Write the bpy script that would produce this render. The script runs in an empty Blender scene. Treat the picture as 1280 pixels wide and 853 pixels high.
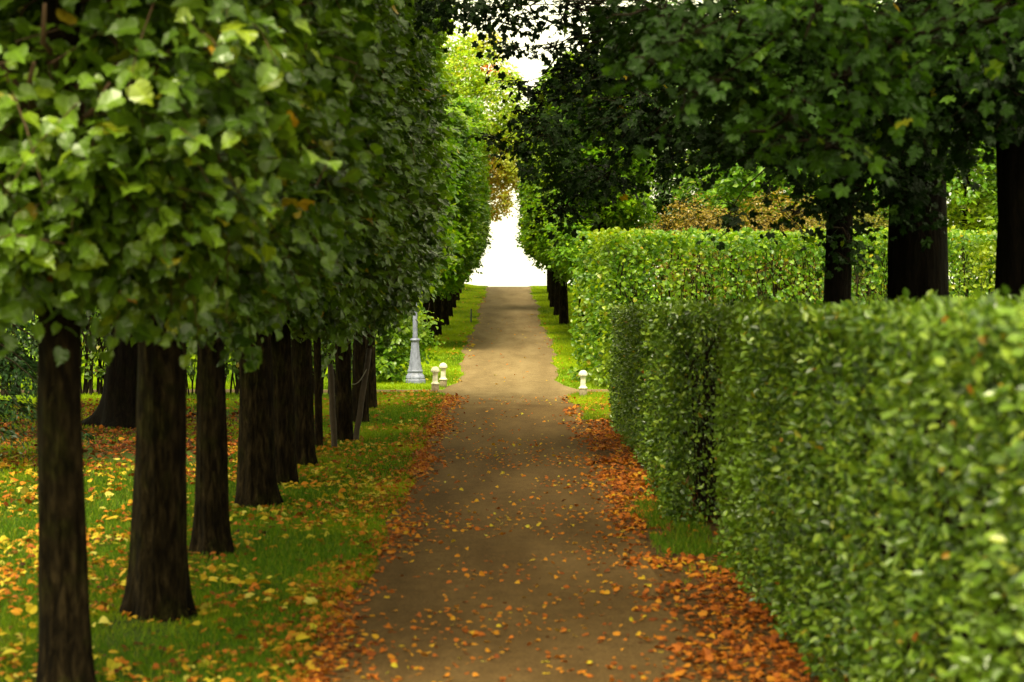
import bpy, math, random
import numpy as np

rng = np.random.default_rng(7)
random.seed(7)
S = bpy.context.scene
COL = S.collection
PI = math.pi
F_PX, VX, VY, EYE = 2400.0, 636.0, 347.0, 2.87


def W(px, py, d):
    """world point whose distance down the avenue is d"""
    return np.array([(px - VX) / F_PX * d, d, EYE - (py - VY) / F_PX * d])


def norm(a):
    return a / np.maximum(np.linalg.norm(a, axis=-1, keepdims=True), 1e-9)


def sstep(a, b, x):
    t = np.clip((np.asarray(x, float) - a) / (b - a), 0, 1)
    return t * t * (3 - 2 * t)


# ------------------------------------------------------------------ noise
def vnoise(p, seed=0):
    p = np.asarray(p, float)
    i = np.floor(p).astype(np.int64)
    f = p - i
    f = f * f * (3 - 2 * f)

    def h(ix, iy, iz):
        n = (ix * 374761393 + iy * 668265263 + iz * 2147483647 + seed * 1274126177) & 0xFFFFFFFF
        n = ((n ^ (n >> 13)) * 1274126177) & 0xFFFFFFFF
        n = (n ^ (n >> 16)) & 0xFFFF
        return n / 65535.0
    out = 0
    for dx in (0, 1):
        for dy in (0, 1):
            for dz in (0, 1):
                w = (f[:, 0] if dx else 1 - f[:, 0]) * (f[:, 1] if dy else 1 - f[:, 1]) * (f[:, 2] if dz else 1 - f[:, 2])
                out = out + w * h(i[:, 0] + dx, i[:, 1] + dy, i[:, 2] + dz)
    return out


# ------------------------------------------------------------------ terrain
_ty = np.linspace(-60, 2200, 9041)
_sl = 0.0288 * sstep(46, 53, _ty) * (1 - sstep(120, 134, _ty)) - 0.012 * sstep(128, 142, _ty)
_tz = np.concatenate([[0], np.cumsum((_sl[1:] + _sl[:-1]) / 2 * np.diff(_ty))])


def ground(x, y):
    x = np.asarray(x, float)
    y = np.asarray(y, float)
    z = np.interp(y, _ty, _tz)
    z = z + 0.22 * sstep(1.9, 3.6, -x) * sstep(95, 125, y) * (1 - sstep(140, 160, y))
    z = z + 0.10 * sstep(2.2, 5, np.abs(x)) * (np.sin(x * .6 + y * .23) * .5 + np.sin(y * .41 - x * .3) * .5) * sstep(8, 14, y) * (1 - sstep(43, 46.5, y) * (1 - sstep(51, 56, y)))
    return z


# ------------------------------------------------------------------ object helpers
def link(o, parent=None):
    COL.objects.link(o)
    if parent is not None:
        o.parent = parent
    return o


def tag(o, label=None, cat=None, group=None, kind=None):
    if label:
        o['label'] = label
    if cat:
        o['category'] = cat
    if group:
        o['group'] = group
    if kind:
        o['kind'] = kind
    return o


def empty(name, loc, rz=0.0):
    o = bpy.data.objects.new(name, None)
    o.location = [float(v) for v in loc]
    o.rotation_euler = (0, 0, rz)
    o.empty_display_size = .2
    COL.objects.link(o)
    return o


def obj(name, me, parent=None, mat=None):
    o = bpy.data.objects.new(name, me)
    link(o, parent)
    if mat is not None:
        if not me.materials:
            me.materials.append(mat)
        else:
            o.material_slots[0].link = 'OBJECT'
            o.material_slots[0].material = mat
    return o


def mesh_np(name, V, loops, counts, mat=None, smooth=False, attrs=None):
    me = bpy.data.meshes.new(name)
    V = np.ascontiguousarray(V, dtype=np.float32)
    loops = np.ascontiguousarray(loops, dtype=np.int32)
    counts = np.ascontiguousarray(counts, dtype=np.int32)
    me.vertices.add(len(V))
    me.vertices.foreach_set('co', V.ravel())
    me.loops.add(len(loops))
    me.loops.foreach_set('vertex_index', loops)
    me.polygons.add(len(counts))
    st = np.concatenate([[0], np.cumsum(counts)[:-1]]).astype(np.int32)
    me.polygons.foreach_set('loop_start', st)
    me.polygons.foreach_set('loop_total', counts)
    if attrs:
        for k, a in attrs.items():
            at = me.attributes.new(k, 'FLOAT', 'POINT')
            at.data.foreach_set('value', np.ascontiguousarray(a, dtype=np.float32))
    me.update(calc_edges=True)
    me.polygons.foreach_set('use_smooth', np.full(len(counts), smooth, dtype=bool))
    if mat is not None:
        me.materials.append(mat)
    return me


def grid_mesh(name, X, Y, Z, mat, smooth=True, wrap=False):
    """X, Y, Z are (r, c) arrays"""
    r, c = X.shape
    V = np.stack([X, Y, Z], -1).reshape(-1, 3)
    i, j = np.meshgrid(np.arange(r - 1), np.arange(c if wrap else c - 1), indexing='ij')
    j2 = (j + 1) % c
    q = np.stack([i * c + j, i * c + j2, (i + 1) * c + j2, (i + 1) * c + j], -1).reshape(-1, 4)
    return mesh_np(name, V, q.ravel(), np.full(len(q), 4), mat, smooth)


# ------------------------------------------------------------------ leaves
def template(kind):
    if kind == 'lime':      # heart shaped, folded along the rib, notched rim
        v = [(0, 0, 0), (0, .5, -.03), (0, 1.0, -.16),
             (-.30, -.06, .05), (-.50, .24, .10), (-.40, .60, .04),
             (.30, -.06, .05), (.50, .24, .10), (.40, .60, .04)]
        f = [(0, 1, 4, 3), (1, 2, 5, 4), (0, 6, 7, 1), (1, 7, 8, 2)]
    elif kind == 'toothed':   # lime leaf with a toothed rim
        rim = [(.16, -.09), (.37, -.05), (.50, .16), (.46, .26), (.53, .36), (.44, .46), (.47, .57), (.33, .66), (.32, .77), (.15, .86)]
        zz = lambda x, y: .18 * abs(x) - .20 * max(y, 0) ** 2 + .05 * math.sin(9 * y + 5 * x)
        v = [(0, 0, 0), (0, .30, -.03), (0, .62, -.09), (.02, 1.06, -.24)]
        v += [(x, y, zz(x, y)) for x, y in rim] + [(-x * .93, y * .97 + .01, zz(-x, y)) for x, y in rim]
        f = []
        for o, sg in ((4, 1), (14, -1)):
            fs = [(0, o, o + 1, o + 2, 1), (1, o + 2, o + 3, o + 4, o + 5, o + 6, 2), (2, o + 6, o + 7, o + 8, o + 9, 3)]
            f += [t if sg > 0 else t[::-1] for t in fs]
    elif kind == 'maple':   # five pointed lobes round a centre
        ang = [-90, -62, -20, 4, 30, 56, 90, 124, 150, 176, 200, 242]
        rad = [.14, .42, .50, .42, .60, .44, .66, .44, .60, .42, .50, .42]
        v = [(0, .42, .0)]
        for k, (a, r) in enumerate(zip(ang, rad)):
            a = math.radians(a)
            v.append((r * math.cos(a), .42 + r * math.sin(a), -.10 * r + (.06 if k % 2 else -.05)))
        n = len(ang)
        f = [(0, 1 + k, 1 + (k + 1) % n) for k in range(n)]
    elif kind == 'small':   # small oval leaf
        v = [(0, 0, 0), (-.30, .30, .07), (-.26, .68, .05), (0, 1, -.06), (.26, .68, .05), (.30, .30, .07)]
        f = [(0, 3, 2, 1), (0, 5, 4, 3)]
    elif kind == 'diamond':
        v = [(0, 0, 0), (-.36, .45, .08), (0, 1, -.05), (.36, .45, .08)]
        f = [(0, 2, 1), (0, 3, 2)]
    elif kind == 'blade':
        v = [(-.5, 0, 0), (.5, 0, 0), (.36, .55, .0), (-.36, .55, .0), (0, 1, .0)]
        f = [(0, 1, 2, 3), (3, 2, 4)]
    return np.array(v, float), f


def leaf_mesh(name, kind, P, T, N, size, mat, tone=None, hue=None, width=1.0, curl=None):
    tv, tf = template(kind)
    n, k = len(P), len(tv)
    T = norm(T)
    N = N - (N * T).sum(1, keepdims=True) * T
    N = norm(N)
    B = np.cross(T, N)
    size = np.broadcast_to(np.asarray(size, float), (n,))
    width = np.broadcast_to(np.asarray(width, float), (n,))
    tz = np.broadcast_to(tv[None, :, 2], (n, k)).copy()
    if curl is not None:
        tz = tz * curl[:, None]
    V = (P[:, None, :] + size[:, None, None] * (width[:, None, None] * tv[None, :, 0, None] * B[:, None, :]
         + tv[None, :, 1, None] * T[:, None, :] + tz[:, :, None] * N[:, None, :])).reshape(-1, 3)
    counts = np.tile([len(f) for f in tf], n)
    flat = np.array([i for f in tf for i in f])
    loops = (np.arange(n)[:, None] * k + flat[None, :]).ravel()
    if tone is None:
        tone = rng.random(n)
    if hue is None:
        hue = np.zeros(n)
    rib = np.tile(np.abs(tv[:, 0]), n)
    return mesh_np(name, V, loops, counts, mat, False,
                   {'tone': np.repeat(tone, k), 'hue': np.repeat(hue, k), 'rib': rib})


class Tubes:
    def __init__(self):
        self.V, self.L, self.C, self.n = [], [], [], 0

    def add(self, pts, rad, sides=5):
        pts = np.asarray(pts, float)
        m = len(pts)
        rad = np.broadcast_to(np.asarray(rad, float), (m,))
        d = norm(np.gradient(pts, axis=0))
        ref = np.array([0, 0, 1.0]) if abs(d[:, 2]).mean() < .8 else np.array([1.0, 0, 0])
        a = norm(np.cross(d, ref))
        b = np.cross(d, a)
        th = np.arange(sides) / sides * 2 * PI
        V = pts[:, None] + rad[:, None, None] * (np.cos(th)[None, :, None] * a[:, None] + np.sin(th)[None, :, None] * b[:, None])
        i, j = np.meshgrid(np.arange(m - 1), np.arange(sides), indexing='ij')
        j2 = (j + 1) % sides
        q = np.stack([i * sides + j, i * sides + j2, (i + 1) * sides + j2, (i + 1) * sides + j], -1).reshape(-1, 4) + self.n
        self.V.append(V.reshape(-1, 3))
        self.L.append(q.ravel())
        self.C.append(np.full(len(q), 4))
        for base in (0, (m - 1) * sides):
            self.L.append(np.arange(sides) + base + self.n)
            self.C.append(np.array([sides]))
        self.n += m * sides

    def mesh(self, name, mat):
        return mesh_np(name, np.concatenate(self.V), np.concatenate(self.L), np.concatenate(self.C), mat, True)


def limb(a, b, sag=.2, n=6, wob=.08):
    a, b = np.asarray(a, float), np.asarray(b, float)
    t = np.linspace(0, 1, n)[:, None]
    p = a + (b - a) * t
    p[:, 2] += sag * np.sin(PI * t[:, 0]) * np.linalg.norm(b - a) * .3
    w = rng.normal(0, wob, (n, 3))
    w[0] = w[-1] = 0
    return p + w


# ------------------------------------------------------------------ materials
def new_mat(name):
    m = bpy.data.materials.new(name)
    m.use_nodes = True
    nt = m.node_tree
    return m, nt, nt.nodes['Principled BSDF'], nt.nodes['Material Output']


def ramp(nt, stops, interp='LINEAR'):
    r = nt.nodes.new('ShaderNodeValToRGB')
    r.color_ramp.interpolation = interp
    e = r.color_ramp.elements
    while len(e) < len(stops):
        e.new(.5)
    for el, (p, c) in zip(e, stops):
        el.position = p
        el.color = (*c, 1)
    return r


def leafmat(name, stops, hue_col, trans=.32, rough=.36, spec=.5, tcol=(1.5, 1.5, .55)):
    m, nt, b, out = new_mat(name)
    L = nt.links.new
    at = nt.nodes.new('ShaderNodeAttribute'); at.attribute_name = 'tone'
    ah = nt.nodes.new('ShaderNodeAttribute'); ah.attribute_name = 'hue'
    ar = nt.nodes.new('ShaderNodeAttribute'); ar.attribute_name = 'rib'
    r = ramp(nt, stops)
    L(at.outputs['Fac'], r.inputs['Fac'])
    mx = nt.nodes.new('ShaderNodeMixRGB'); mx.blend_type = 'MIX'
    mx.inputs['Color2'].default_value = (*hue_col, 1)
    L(ah.outputs['Fac'], mx.inputs['Fac'])
    L(r.outputs['Color'], mx.inputs['Color1'])
    # paler midrib
    rr = ramp(nt, [(0.0, (1.35, 1.35, 1.3)), (.12, (1, 1, 1))])
    L(ar.outputs['Fac'], rr.inputs['Fac'])
    m2 = nt.nodes.new('ShaderNodeMixRGB'); m2.blend_type = 'MULTIPLY'; m2.inputs['Fac'].default_value = 1
    L(mx.outputs['Color'], m2.inputs['Color1'])
    L(rr.outputs['Color'], m2.inputs['Color2'])
    L(m2.outputs['Color'], b.inputs['Base Color'])
    b.inputs['Roughness'].default_value = rough
    b.inputs['Specular IOR Level'].default_value = spec
    tr = nt.nodes.new('ShaderNodeBsdfTranslucent')
    m3 = nt.nodes.new('ShaderNodeMixRGB'); m3.blend_type = 'MULTIPLY'; m3.inputs['Fac'].default_value = 1
    m3.inputs['Color2'].default_value = (*tcol, 1)
    L(m2.outputs['Color'], m3.inputs['Color1'])
    L(m3.outputs['Color'], tr.inputs['Color'])
    ms = nt.nodes.new('ShaderNodeMixShader'); ms.inputs['Fac'].default_value = trans
    L(b.outputs['BSDF'], ms.inputs[1])
    L(tr.outputs['BSDF'], ms.inputs[2])
    L(ms.outputs['Shader'], out.inputs['Surface'])
    return m


def barkmat(name, dark, light, scale=1.0):
    m, nt, b, out = new_mat(name)
    L = nt.links.new
    tc = nt.nodes.new('ShaderNodeTexCoord')
    mp = nt.nodes.new('ShaderNodeMapping'); mp.inputs['Scale'].default_value = (9.5 * scale, 9.5 * scale, 2.2 * scale)
    L(tc.outputs['Object'], mp.inputs['Vector'])
    n1 = nt.nodes.new('ShaderNodeTexNoise'); n1.inputs['Scale'].default_value = 2.2; n1.inputs['Detail'].default_value = 6
    n1.inputs['Roughness'].default_value = .65; n1.inputs['Distortion'].default_value = .4
    L(mp.outputs['Vector'], n1.inputs['Vector'])
    r = ramp(nt, [(.40, dark), (.53, [(.65 * a + .35 * c) for a, c in zip(dark, light)]), (.66, light)])
    L(n1.outputs['Fac'], r.inputs['Fac'])
    n2 = nt.nodes.new('ShaderNodeTexNoise'); n2.inputs['Scale'].default_value = 1.7
    L(tc.outputs['Object'], n2.inputs['Vector'])
    n2.inputs['Detail'].default_value = 5; n2.inputs['Scale'].default_value = 3.0
    r2 = ramp(nt, [(.36, (.7, .7, .7)), (.52, (1, 1, 1)), (.62, (.85, 1.1, .65)), (.72, (1.7, 1.75, 1.6))])
    L(n2.outputs['Fac'], r2.inputs['Fac'])
    mx = nt.nodes.new('ShaderNodeMixRGB'); mx.blend_type = 'MULTIPLY'; mx.inputs['Fac'].default_value = 1
    L(r.outputs['Color'], mx.inputs['Color1']); L(r2.outputs['Color'], mx.inputs['Color2'])
    L(mx.outputs['Color'], b.inputs['Base Color'])
    b.inputs['Roughness'].default_value = .95
    b.inputs['Specular IOR Level'].default_value = .06
    bp = nt.nodes.new('ShaderNodeBump'); bp.inputs['Strength'].default_value = 1.0; bp.inputs['Distance'].default_value = .05
    L(n1.outputs['Fac'], bp.inputs['Height'])
    L(bp.outputs['Normal'], b.inputs['Normal'])
    return m


def plainmat(name, col, rough=.6, var=.25, scale=12.0, spec=.4, metal=0.0, bump=.1):
    m, nt, b, out = new_mat(name)
    L = nt.links.new
    tc = nt.nodes.new('ShaderNodeTexCoord')
    n = nt.nodes.new('ShaderNodeTexNoise'); n.inputs['Scale'].default_value = scale; n.inputs['Detail'].default_value = 5
    L(tc.outputs['Object'], n.inputs['Vector'])
    r = ramp(nt, [(.3, [c * (1 - var) for c in col]), (.7, [min(1, c * (1 + var)) for c in col])])
    L(n.outputs['Fac'], r.inputs['Fac'])
    L(r.outputs['Color'], b.inputs['Base Color'])
    b.inputs['Roughness'].default_value = rough
    b.inputs['Specular IOR Level'].default_value = spec
    b.inputs['Metallic'].default_value = metal
    bp = nt.nodes.new('ShaderNodeBump'); bp.inputs['Strength'].default_value = bump; bp.inputs['Distance'].default_value = .02
    L(n.outputs['Fac'], bp.inputs['Height']); L(bp.outputs['Normal'], b.inputs['Normal'])
    return m


M = {}
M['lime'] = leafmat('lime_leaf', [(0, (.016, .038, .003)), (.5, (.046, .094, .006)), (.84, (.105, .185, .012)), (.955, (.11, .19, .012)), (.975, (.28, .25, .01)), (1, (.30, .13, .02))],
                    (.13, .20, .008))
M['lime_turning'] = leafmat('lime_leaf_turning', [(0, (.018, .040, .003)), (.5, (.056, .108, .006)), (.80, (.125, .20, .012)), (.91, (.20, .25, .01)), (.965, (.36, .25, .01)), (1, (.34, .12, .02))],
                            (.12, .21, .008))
M['lime_lit'] = leafmat('lime_leaf_lit', [(0, (.050, .13, .006)), (.5, (.105, .225, .009)), (.85, (.19, .30, .012)), (.95, (.26, .33, .01)), (1, (.38, .30, .01))],  # lit copy of the lime leaf, open daylight painted into the green
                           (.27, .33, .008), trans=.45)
M['yellow'] = leafmat('yellowing_leaf', [(0, (.15, .26, .006)), (.5, (.25, .37, .008)), (.85, (.38, .40, .01)), (1, (.42, .24, .01))],
                      (.36, .30, .01), trans=.4)
M['rust'] = leafmat('rust_leaf', [(0, (.14, .16, .008)), (.4, (.26, .22, .012)), (.75, (.36, .20, .015)), (1, (.38, .10, .02))],
                    (.24, .30, .008), trans=.4)
M['red'] = leafmat('red_leaf', [(0, (.25, .03, .01)), (.6, (.42, .06, .02)), (1, (.45, .16, .02))], (.4, .05, .02), trans=.35)
M['gold'] = leafmat('golden_brown_leaf', [(0, (.09, .065, .008)), (.5, (.19, .125, .012)), (1, (.30, .21, .02))], (.14, .15, .01), trans=.35)
M['maple'] = leafmat('maple_leaf_shaded', [(0, (.003, .009, .001)), (.6, (.006, .018, .0015)), (.86, (.014, .038, .002)), (.92, (.075, .15, .007)), (.97, (.14, .22, .010)), (.99, (.34, .22, .01)), (1, (.36, .12, .01))],  # canopy shade painted into the leaf; bright stops stand for backlit leaves
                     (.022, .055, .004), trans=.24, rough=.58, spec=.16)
M['maple_lit'] = leafmat('maple_leaf_lit', [(0, (.012, .034, .003)), (.6, (.026, .068, .004)), (.88, (.060, .135, .007)), (.96, (.16, .24, .010)), (.985, (.34, .22, .01)), (1, (.36, .12, .01))],  # front-lit copy of the maple leaf, daylight painted into the colour
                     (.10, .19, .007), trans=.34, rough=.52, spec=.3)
M['hedge'] = leafmat('hedge_leaf', [(0, (.016, .038, .003)), (.40, (.052, .104, .006)), (.75, (.125, .205, .014)), (.985, (.22, .30, .03)), (.995, (.32, .26, .02)), (1, (.36, .10, .02))],
                     (.10, .17, .008), trans=.25, rough=.32)
M['hornbeam'] = leafmat('hornbeam_leaf', [(0, (.04, .11, .006)), (.5, (.095, .20, .008)), (.85, (.18, .29, .012)), (.97, (.26, .32, .01)), (1, (.34, .22, .02))],
                        (.26, .30, .01), trans=.42)
M['dark_tree'] = leafmat('dark_tree_leaf', [(0, (.018, .050, .006)), (.6, (.035, .080, .008)), (.95, (.07, .13, .01)), (1, (.22, .20, .01))], (.09, .14, .008), trans=.25)
M['yew'] = leafmat('yew_needle', [(0, (.008, .024, .006)), (.7, (.015, .036, .009)), (1, (.028, .055, .012))], (.012, .03, .006), trans=.12, spec=.15)
M['litter'] = leafmat('fallen_leaf', [(0, (.035, .012, .004)), (.26, (.17, .040, .006)), (.46, (.34, .092, .008)), (.66, (.40, .17, .011)), (.80, (.38, .26, .014)), (.92, (.37, .31, .020)), (1, (.41, .35, .07))],
                      (.30, .33, .02), trans=.15, rough=.65, spec=.15)
M['grass'] = leafmat('grass_blade', [(0, (.032, .076, .003)), (.5, (.062, .135, .004)), (.88, (.12, .20, .006)), (1, (.28, .25, .02))], (.27, .35, .005), trans=.3, rough=.6, spec=.12)
M['bark'] = barkmat('lime_bark', (.0045, .0028, .0012), (.036, .024, .011))
M['bark_dark'] = barkmat('maple_bark', (.0025, .0016, .001), (.008, .005, .003))
M['stem'] = plainmat('hedge_stem', (.014, .009, .005), .9, spec=.1)
M['twig'] = plainmat('twig', (.075, .038, .018), .8)
M['stake'] = plainmat('stake_wood', (.035, .022, .012), .85, .35, 9)
M['tie'] = plainmat('tie', (.22, .20, .16), .7)
M['lamp'] = plainmat('lamp_paint', (.19, .20, .31), .55, .28, 9, .4)
M['lamp_glass'] = plainmat('lamp_glass', (.55, .55, .50), .25, .05)
M['stone_white'] = plainmat('white_stone', (.60, .55, .45), .75, .28, 14, bump=.4)
M['stone_base'] = plainmat('brown_stone', (.24, .185, .125), .85, .25, 25)
M['post'] = plainmat('green_post', (.04, .05, .03), .7)


def groundmat():
    m, nt, b, out = new_mat('lawn_soil')
    L = nt.links.new
    tc = nt.nodes.new('ShaderNodeTexCoord')
    n1 = nt.nodes.new('ShaderNodeTexNoise'); n1.inputs['Scale'].default_value = .9; n1.inputs['Detail'].default_value = 8
    n2 = nt.nodes.new('ShaderNodeTexNoise'); n2.inputs['Scale'].default_value = 30; n2.inputs['Detail'].default_value = 6
    L(tc.outputs['Object'], n1.inputs['Vector']); L(tc.outputs['Object'], n2.inputs['Vector'])
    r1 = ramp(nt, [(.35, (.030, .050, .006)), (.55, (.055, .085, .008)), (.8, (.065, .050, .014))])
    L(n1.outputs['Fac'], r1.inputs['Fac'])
    rl = ramp(nt, [(.35, (.13, .24, .006)), (.6, (.19, .31, .008)), (.8, (.25, .34, .012))])  # far lawn green raised to offset the shade of the limes
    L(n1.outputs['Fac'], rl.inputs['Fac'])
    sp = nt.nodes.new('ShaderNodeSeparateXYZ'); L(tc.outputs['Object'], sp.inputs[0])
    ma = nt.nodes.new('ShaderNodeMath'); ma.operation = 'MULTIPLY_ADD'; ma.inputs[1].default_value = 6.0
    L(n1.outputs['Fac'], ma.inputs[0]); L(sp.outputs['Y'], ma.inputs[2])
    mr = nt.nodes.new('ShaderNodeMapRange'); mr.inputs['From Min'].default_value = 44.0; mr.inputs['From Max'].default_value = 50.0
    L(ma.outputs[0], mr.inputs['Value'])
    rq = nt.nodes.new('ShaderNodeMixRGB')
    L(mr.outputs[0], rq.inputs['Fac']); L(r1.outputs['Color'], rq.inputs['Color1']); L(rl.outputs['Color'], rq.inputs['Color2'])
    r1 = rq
    r2 = ramp(nt, [(.3, (.45, .45, .45)), (.7, (1.3, 1.3, 1.3))])
    L(n2.outputs['Fac'], r2.inputs['Fac'])
    mx = nt.nodes.new('ShaderNodeMixRGB'); mx.blend_type = 'MULTIPLY'; mx.inputs['Fac'].default_value = 1
    L(r1.outputs['Color'], mx.inputs['Color1']); L(r2.outputs['Color'], mx.inputs['Color2'])
    L(mx.outputs['Color'], b.inputs['Base Color'])
    b.inputs['Roughness'].default_value = .95
    b.inputs['Specular IOR Level'].default_value = .1
    bp = nt.nodes.new('ShaderNodeBump'); bp.inputs['Distance'].default_value = .03
    L(n2.outputs['Fac'], bp.inputs['Height']); L(bp.outputs['Normal'], b.inputs['Normal'])
    return m


def soilmat():
    m, nt, b, out = new_mat('bare_soil')
    L = nt.links.new
    tc = nt.nodes.new('ShaderNodeTexCoord')
    n2 = nt.nodes.new('ShaderNodeTexNoise'); n2.inputs['Scale'].default_value = 14; n2.inputs['Detail'].default_value = 8
    L(tc.outputs['Object'], n2.inputs['Vector'])
    r2 = ramp(nt, [(.3, (.030, .018, .008)), (.55, (.075, .042, .018)), (.75, (.13, .075, .03))])
    L(n2.outputs['Fac'], r2.inputs['Fac'])
    L(r2.outputs['Color'], b.inputs['Base Color'])
    b.inputs['Roughness'].default_value = 1.0
    b.inputs['Specular IOR Level'].default_value = .03
    bp = nt.nodes.new('ShaderNodeBump'); bp.inputs['Distance'].default_value = .03
    L(n2.outputs['Fac'], bp.inputs['Height']); L(bp.outputs['Normal'], b.inputs['Normal'])
    return m


def pathmat(name='path_gravel', far=False):
    m, nt, b, out = new_mat(name)
    L = nt.links.new
    tc = nt.nodes.new('ShaderNodeTexCoord')
    mp = nt.nodes.new('ShaderNodeMapping'); mp.inputs['Scale'].default_value = (1, .18, 1)
    L(tc.outputs['Object'], mp.inputs['Vector'])
    n1 = nt.nodes.new('ShaderNodeTexNoise'); n1.inputs['Scale'].default_value = 1.6; n1.inputs['Detail'].default_value = 7
    L(mp.outputs['Vector'], n1.inputs['Vector'])
    n2 = nt.nodes.new('ShaderNodeTexNoise'); n2.inputs['Scale'].default_value = 55; n2.inputs['Detail'].default_value = 7
    n2.inputs['Roughness'].default_value = .7
    L(tc.outputs['Object'], n2.inputs['Vector'])
    n3 = nt.nodes.new('ShaderNodeTexVoronoi'); n3.inputs['Scale'].default_value = 70
    L(tc.outputs['Object'], n3.inputs['Vector'])
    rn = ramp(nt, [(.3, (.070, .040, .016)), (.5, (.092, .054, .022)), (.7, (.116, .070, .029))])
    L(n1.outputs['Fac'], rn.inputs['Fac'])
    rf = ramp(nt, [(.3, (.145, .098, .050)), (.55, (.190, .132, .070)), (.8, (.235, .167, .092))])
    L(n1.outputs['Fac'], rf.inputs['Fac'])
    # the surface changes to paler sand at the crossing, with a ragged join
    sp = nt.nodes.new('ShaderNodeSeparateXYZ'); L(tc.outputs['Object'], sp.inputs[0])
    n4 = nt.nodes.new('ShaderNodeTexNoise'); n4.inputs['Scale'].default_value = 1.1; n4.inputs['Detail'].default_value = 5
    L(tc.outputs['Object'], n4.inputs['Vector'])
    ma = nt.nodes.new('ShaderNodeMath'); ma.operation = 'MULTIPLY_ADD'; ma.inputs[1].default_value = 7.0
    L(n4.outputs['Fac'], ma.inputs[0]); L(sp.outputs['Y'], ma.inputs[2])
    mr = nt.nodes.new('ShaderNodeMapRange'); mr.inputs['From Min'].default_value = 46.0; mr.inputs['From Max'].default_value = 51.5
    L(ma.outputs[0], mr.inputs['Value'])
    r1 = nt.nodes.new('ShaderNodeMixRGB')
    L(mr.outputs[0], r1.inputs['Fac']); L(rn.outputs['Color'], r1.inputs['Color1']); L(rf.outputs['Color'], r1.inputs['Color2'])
    r2 = ramp(nt, [(.30, (.42, .40, .37)), (.5, (1, 1, 1)), (.70, (1.6, 1.57, 1.5))])
    L(n2.outputs['Fac'], r2.inputs['Fac'])
    mx = nt.nodes.new('ShaderNodeMixRGB'); mx.blend_type = 'MULTIPLY'; mx.inputs['Fac'].default_value = 1
    L(r1.outputs['Color'], mx.inputs['Color1']); L(r2.outputs['Color'], mx.inputs['Color2'])
    n5 = nt.nodes.new('ShaderNodeTexNoise'); n5.inputs['Scale'].default_value = 4.5; n5.inputs['Detail'].default_value = 9; n5.inputs['Roughness'].default_value = .72
    L(tc.outputs['Object'], n5.inputs['Vector'])
    r5 = ramp(nt, [(.3, (.80, .79, .77)), (.5, (1, 1, 1)), (.7, (1.18, 1.17, 1.14))])
    L(n5.outputs['Fac'], r5.inputs['Fac'])
    m5 = nt.nodes.new('ShaderNodeMixRGB'); m5.blend_type = 'MULTIPLY'; m5.inputs['Fac'].default_value = 1
    L(mx.outputs['Color'], m5.inputs['Color1']); L(r5.outputs['Color'], m5.inputs['Color2'])
    mx = m5
    r3 = ramp(nt, [(0, (1.2, 1.2, 1.15)), (.35, (1, 1, 1)), (.8, (.8, .8, .8))])
    L(n3.outputs['Distance'], r3.inputs['Fac'])
    m2 = nt.nodes.new('ShaderNodeMixRGB'); m2.blend_type = 'MULTIPLY'; m2.inputs['Fac'].default_value = .8
    L(mx.outputs['Color'], m2.inputs['Color1']); L(r3.outputs['Color'], m2.inputs['Color2'])
    L(m2.outputs['Color'], b.inputs['Base Color'])
    b.inputs['Roughness'].default_value = .95
    b.inputs['Specular IOR Level'].default_value = .065
    bp = nt.nodes.new('ShaderNodeBump'); bp.inputs['Distance'].default_value = .012; bp.inputs['Strength'].default_value = .7
    L(n2.outputs['Fac'], bp.inputs['Height']); L(bp.outputs['Normal'], b.inputs['Normal'])
    return m


# ------------------------------------------------------------------ the setting
ys = np.concatenate([np.arange(-40, 160, 1.0), np.arange(160, 400, 10), np.arange(400, 2201, 100)])
xs = np.concatenate([[-900, -400, -180, -90, -50, -30], np.arange(-20, 21, .8), [30, 50, 90, 180, 400, 900]])
Yg, Xg = np.meshgrid(ys, xs, indexing='ij')
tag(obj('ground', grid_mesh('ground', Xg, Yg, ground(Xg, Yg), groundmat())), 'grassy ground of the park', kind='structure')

py = np.concatenate([np.arange(-40, 160, 1.0)])


def path_edge(y, s):
    yy = np.asarray(y, float)
    w = 1.45 + .07 * np.sin(yy * .9 + s) + .05 * np.sin(yy * 2.3 + 2 * s) + .09 * np.sin(yy * .21 + 3 * s)
    w = w + .5 * (sstep(45.8, 48, yy) - sstep(48.6, 51, yy)) * .6
    return w


pc = np.linspace(0, 1, 9)
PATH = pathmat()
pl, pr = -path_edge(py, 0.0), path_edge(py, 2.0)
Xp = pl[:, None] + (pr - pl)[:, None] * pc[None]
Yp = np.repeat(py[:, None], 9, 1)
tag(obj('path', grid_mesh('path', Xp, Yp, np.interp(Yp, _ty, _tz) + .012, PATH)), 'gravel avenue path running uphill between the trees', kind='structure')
cx = np.arange(-45, 46, 1.0)
Xc, Yc = np.meshgrid(cx, np.linspace(0, 1, 4), indexing='ij')
Yc = 47.6 + .06 * np.sin(Xc * .8) + Yc * (1.25 + .08 * np.sin(Xc * .7 + 1))
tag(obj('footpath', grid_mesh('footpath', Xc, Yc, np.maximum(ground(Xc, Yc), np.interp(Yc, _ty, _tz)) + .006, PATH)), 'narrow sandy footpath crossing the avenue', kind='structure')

# bare soil under the hedge foot and along the path edge (one sheet each)
sy = np.arange(2, 38.6, .6)
SOIL = soilmat()
Xs = np.stack([np.interp(sy, py, pr) - .12, np.full_like(sy, 1.9), np.full_like(sy, 2.8), np.full_like(sy, 3.8)], 1)
tag(obj('soil', grid_mesh('soil', Xs, np.repeat(sy[:, None], 4, 1), np.maximum(ground(Xs, np.repeat(sy[:, None], 4, 1)), 0) + .006, SOIL)), 'bare brown soil strip at the hedge foot', kind='structure')


# ------------------------------------------------------------------ grass
def in_tri(x, y):
    """roughly inside the camera's view"""
    return (np.abs(x) < .285 * y + .6)


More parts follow.
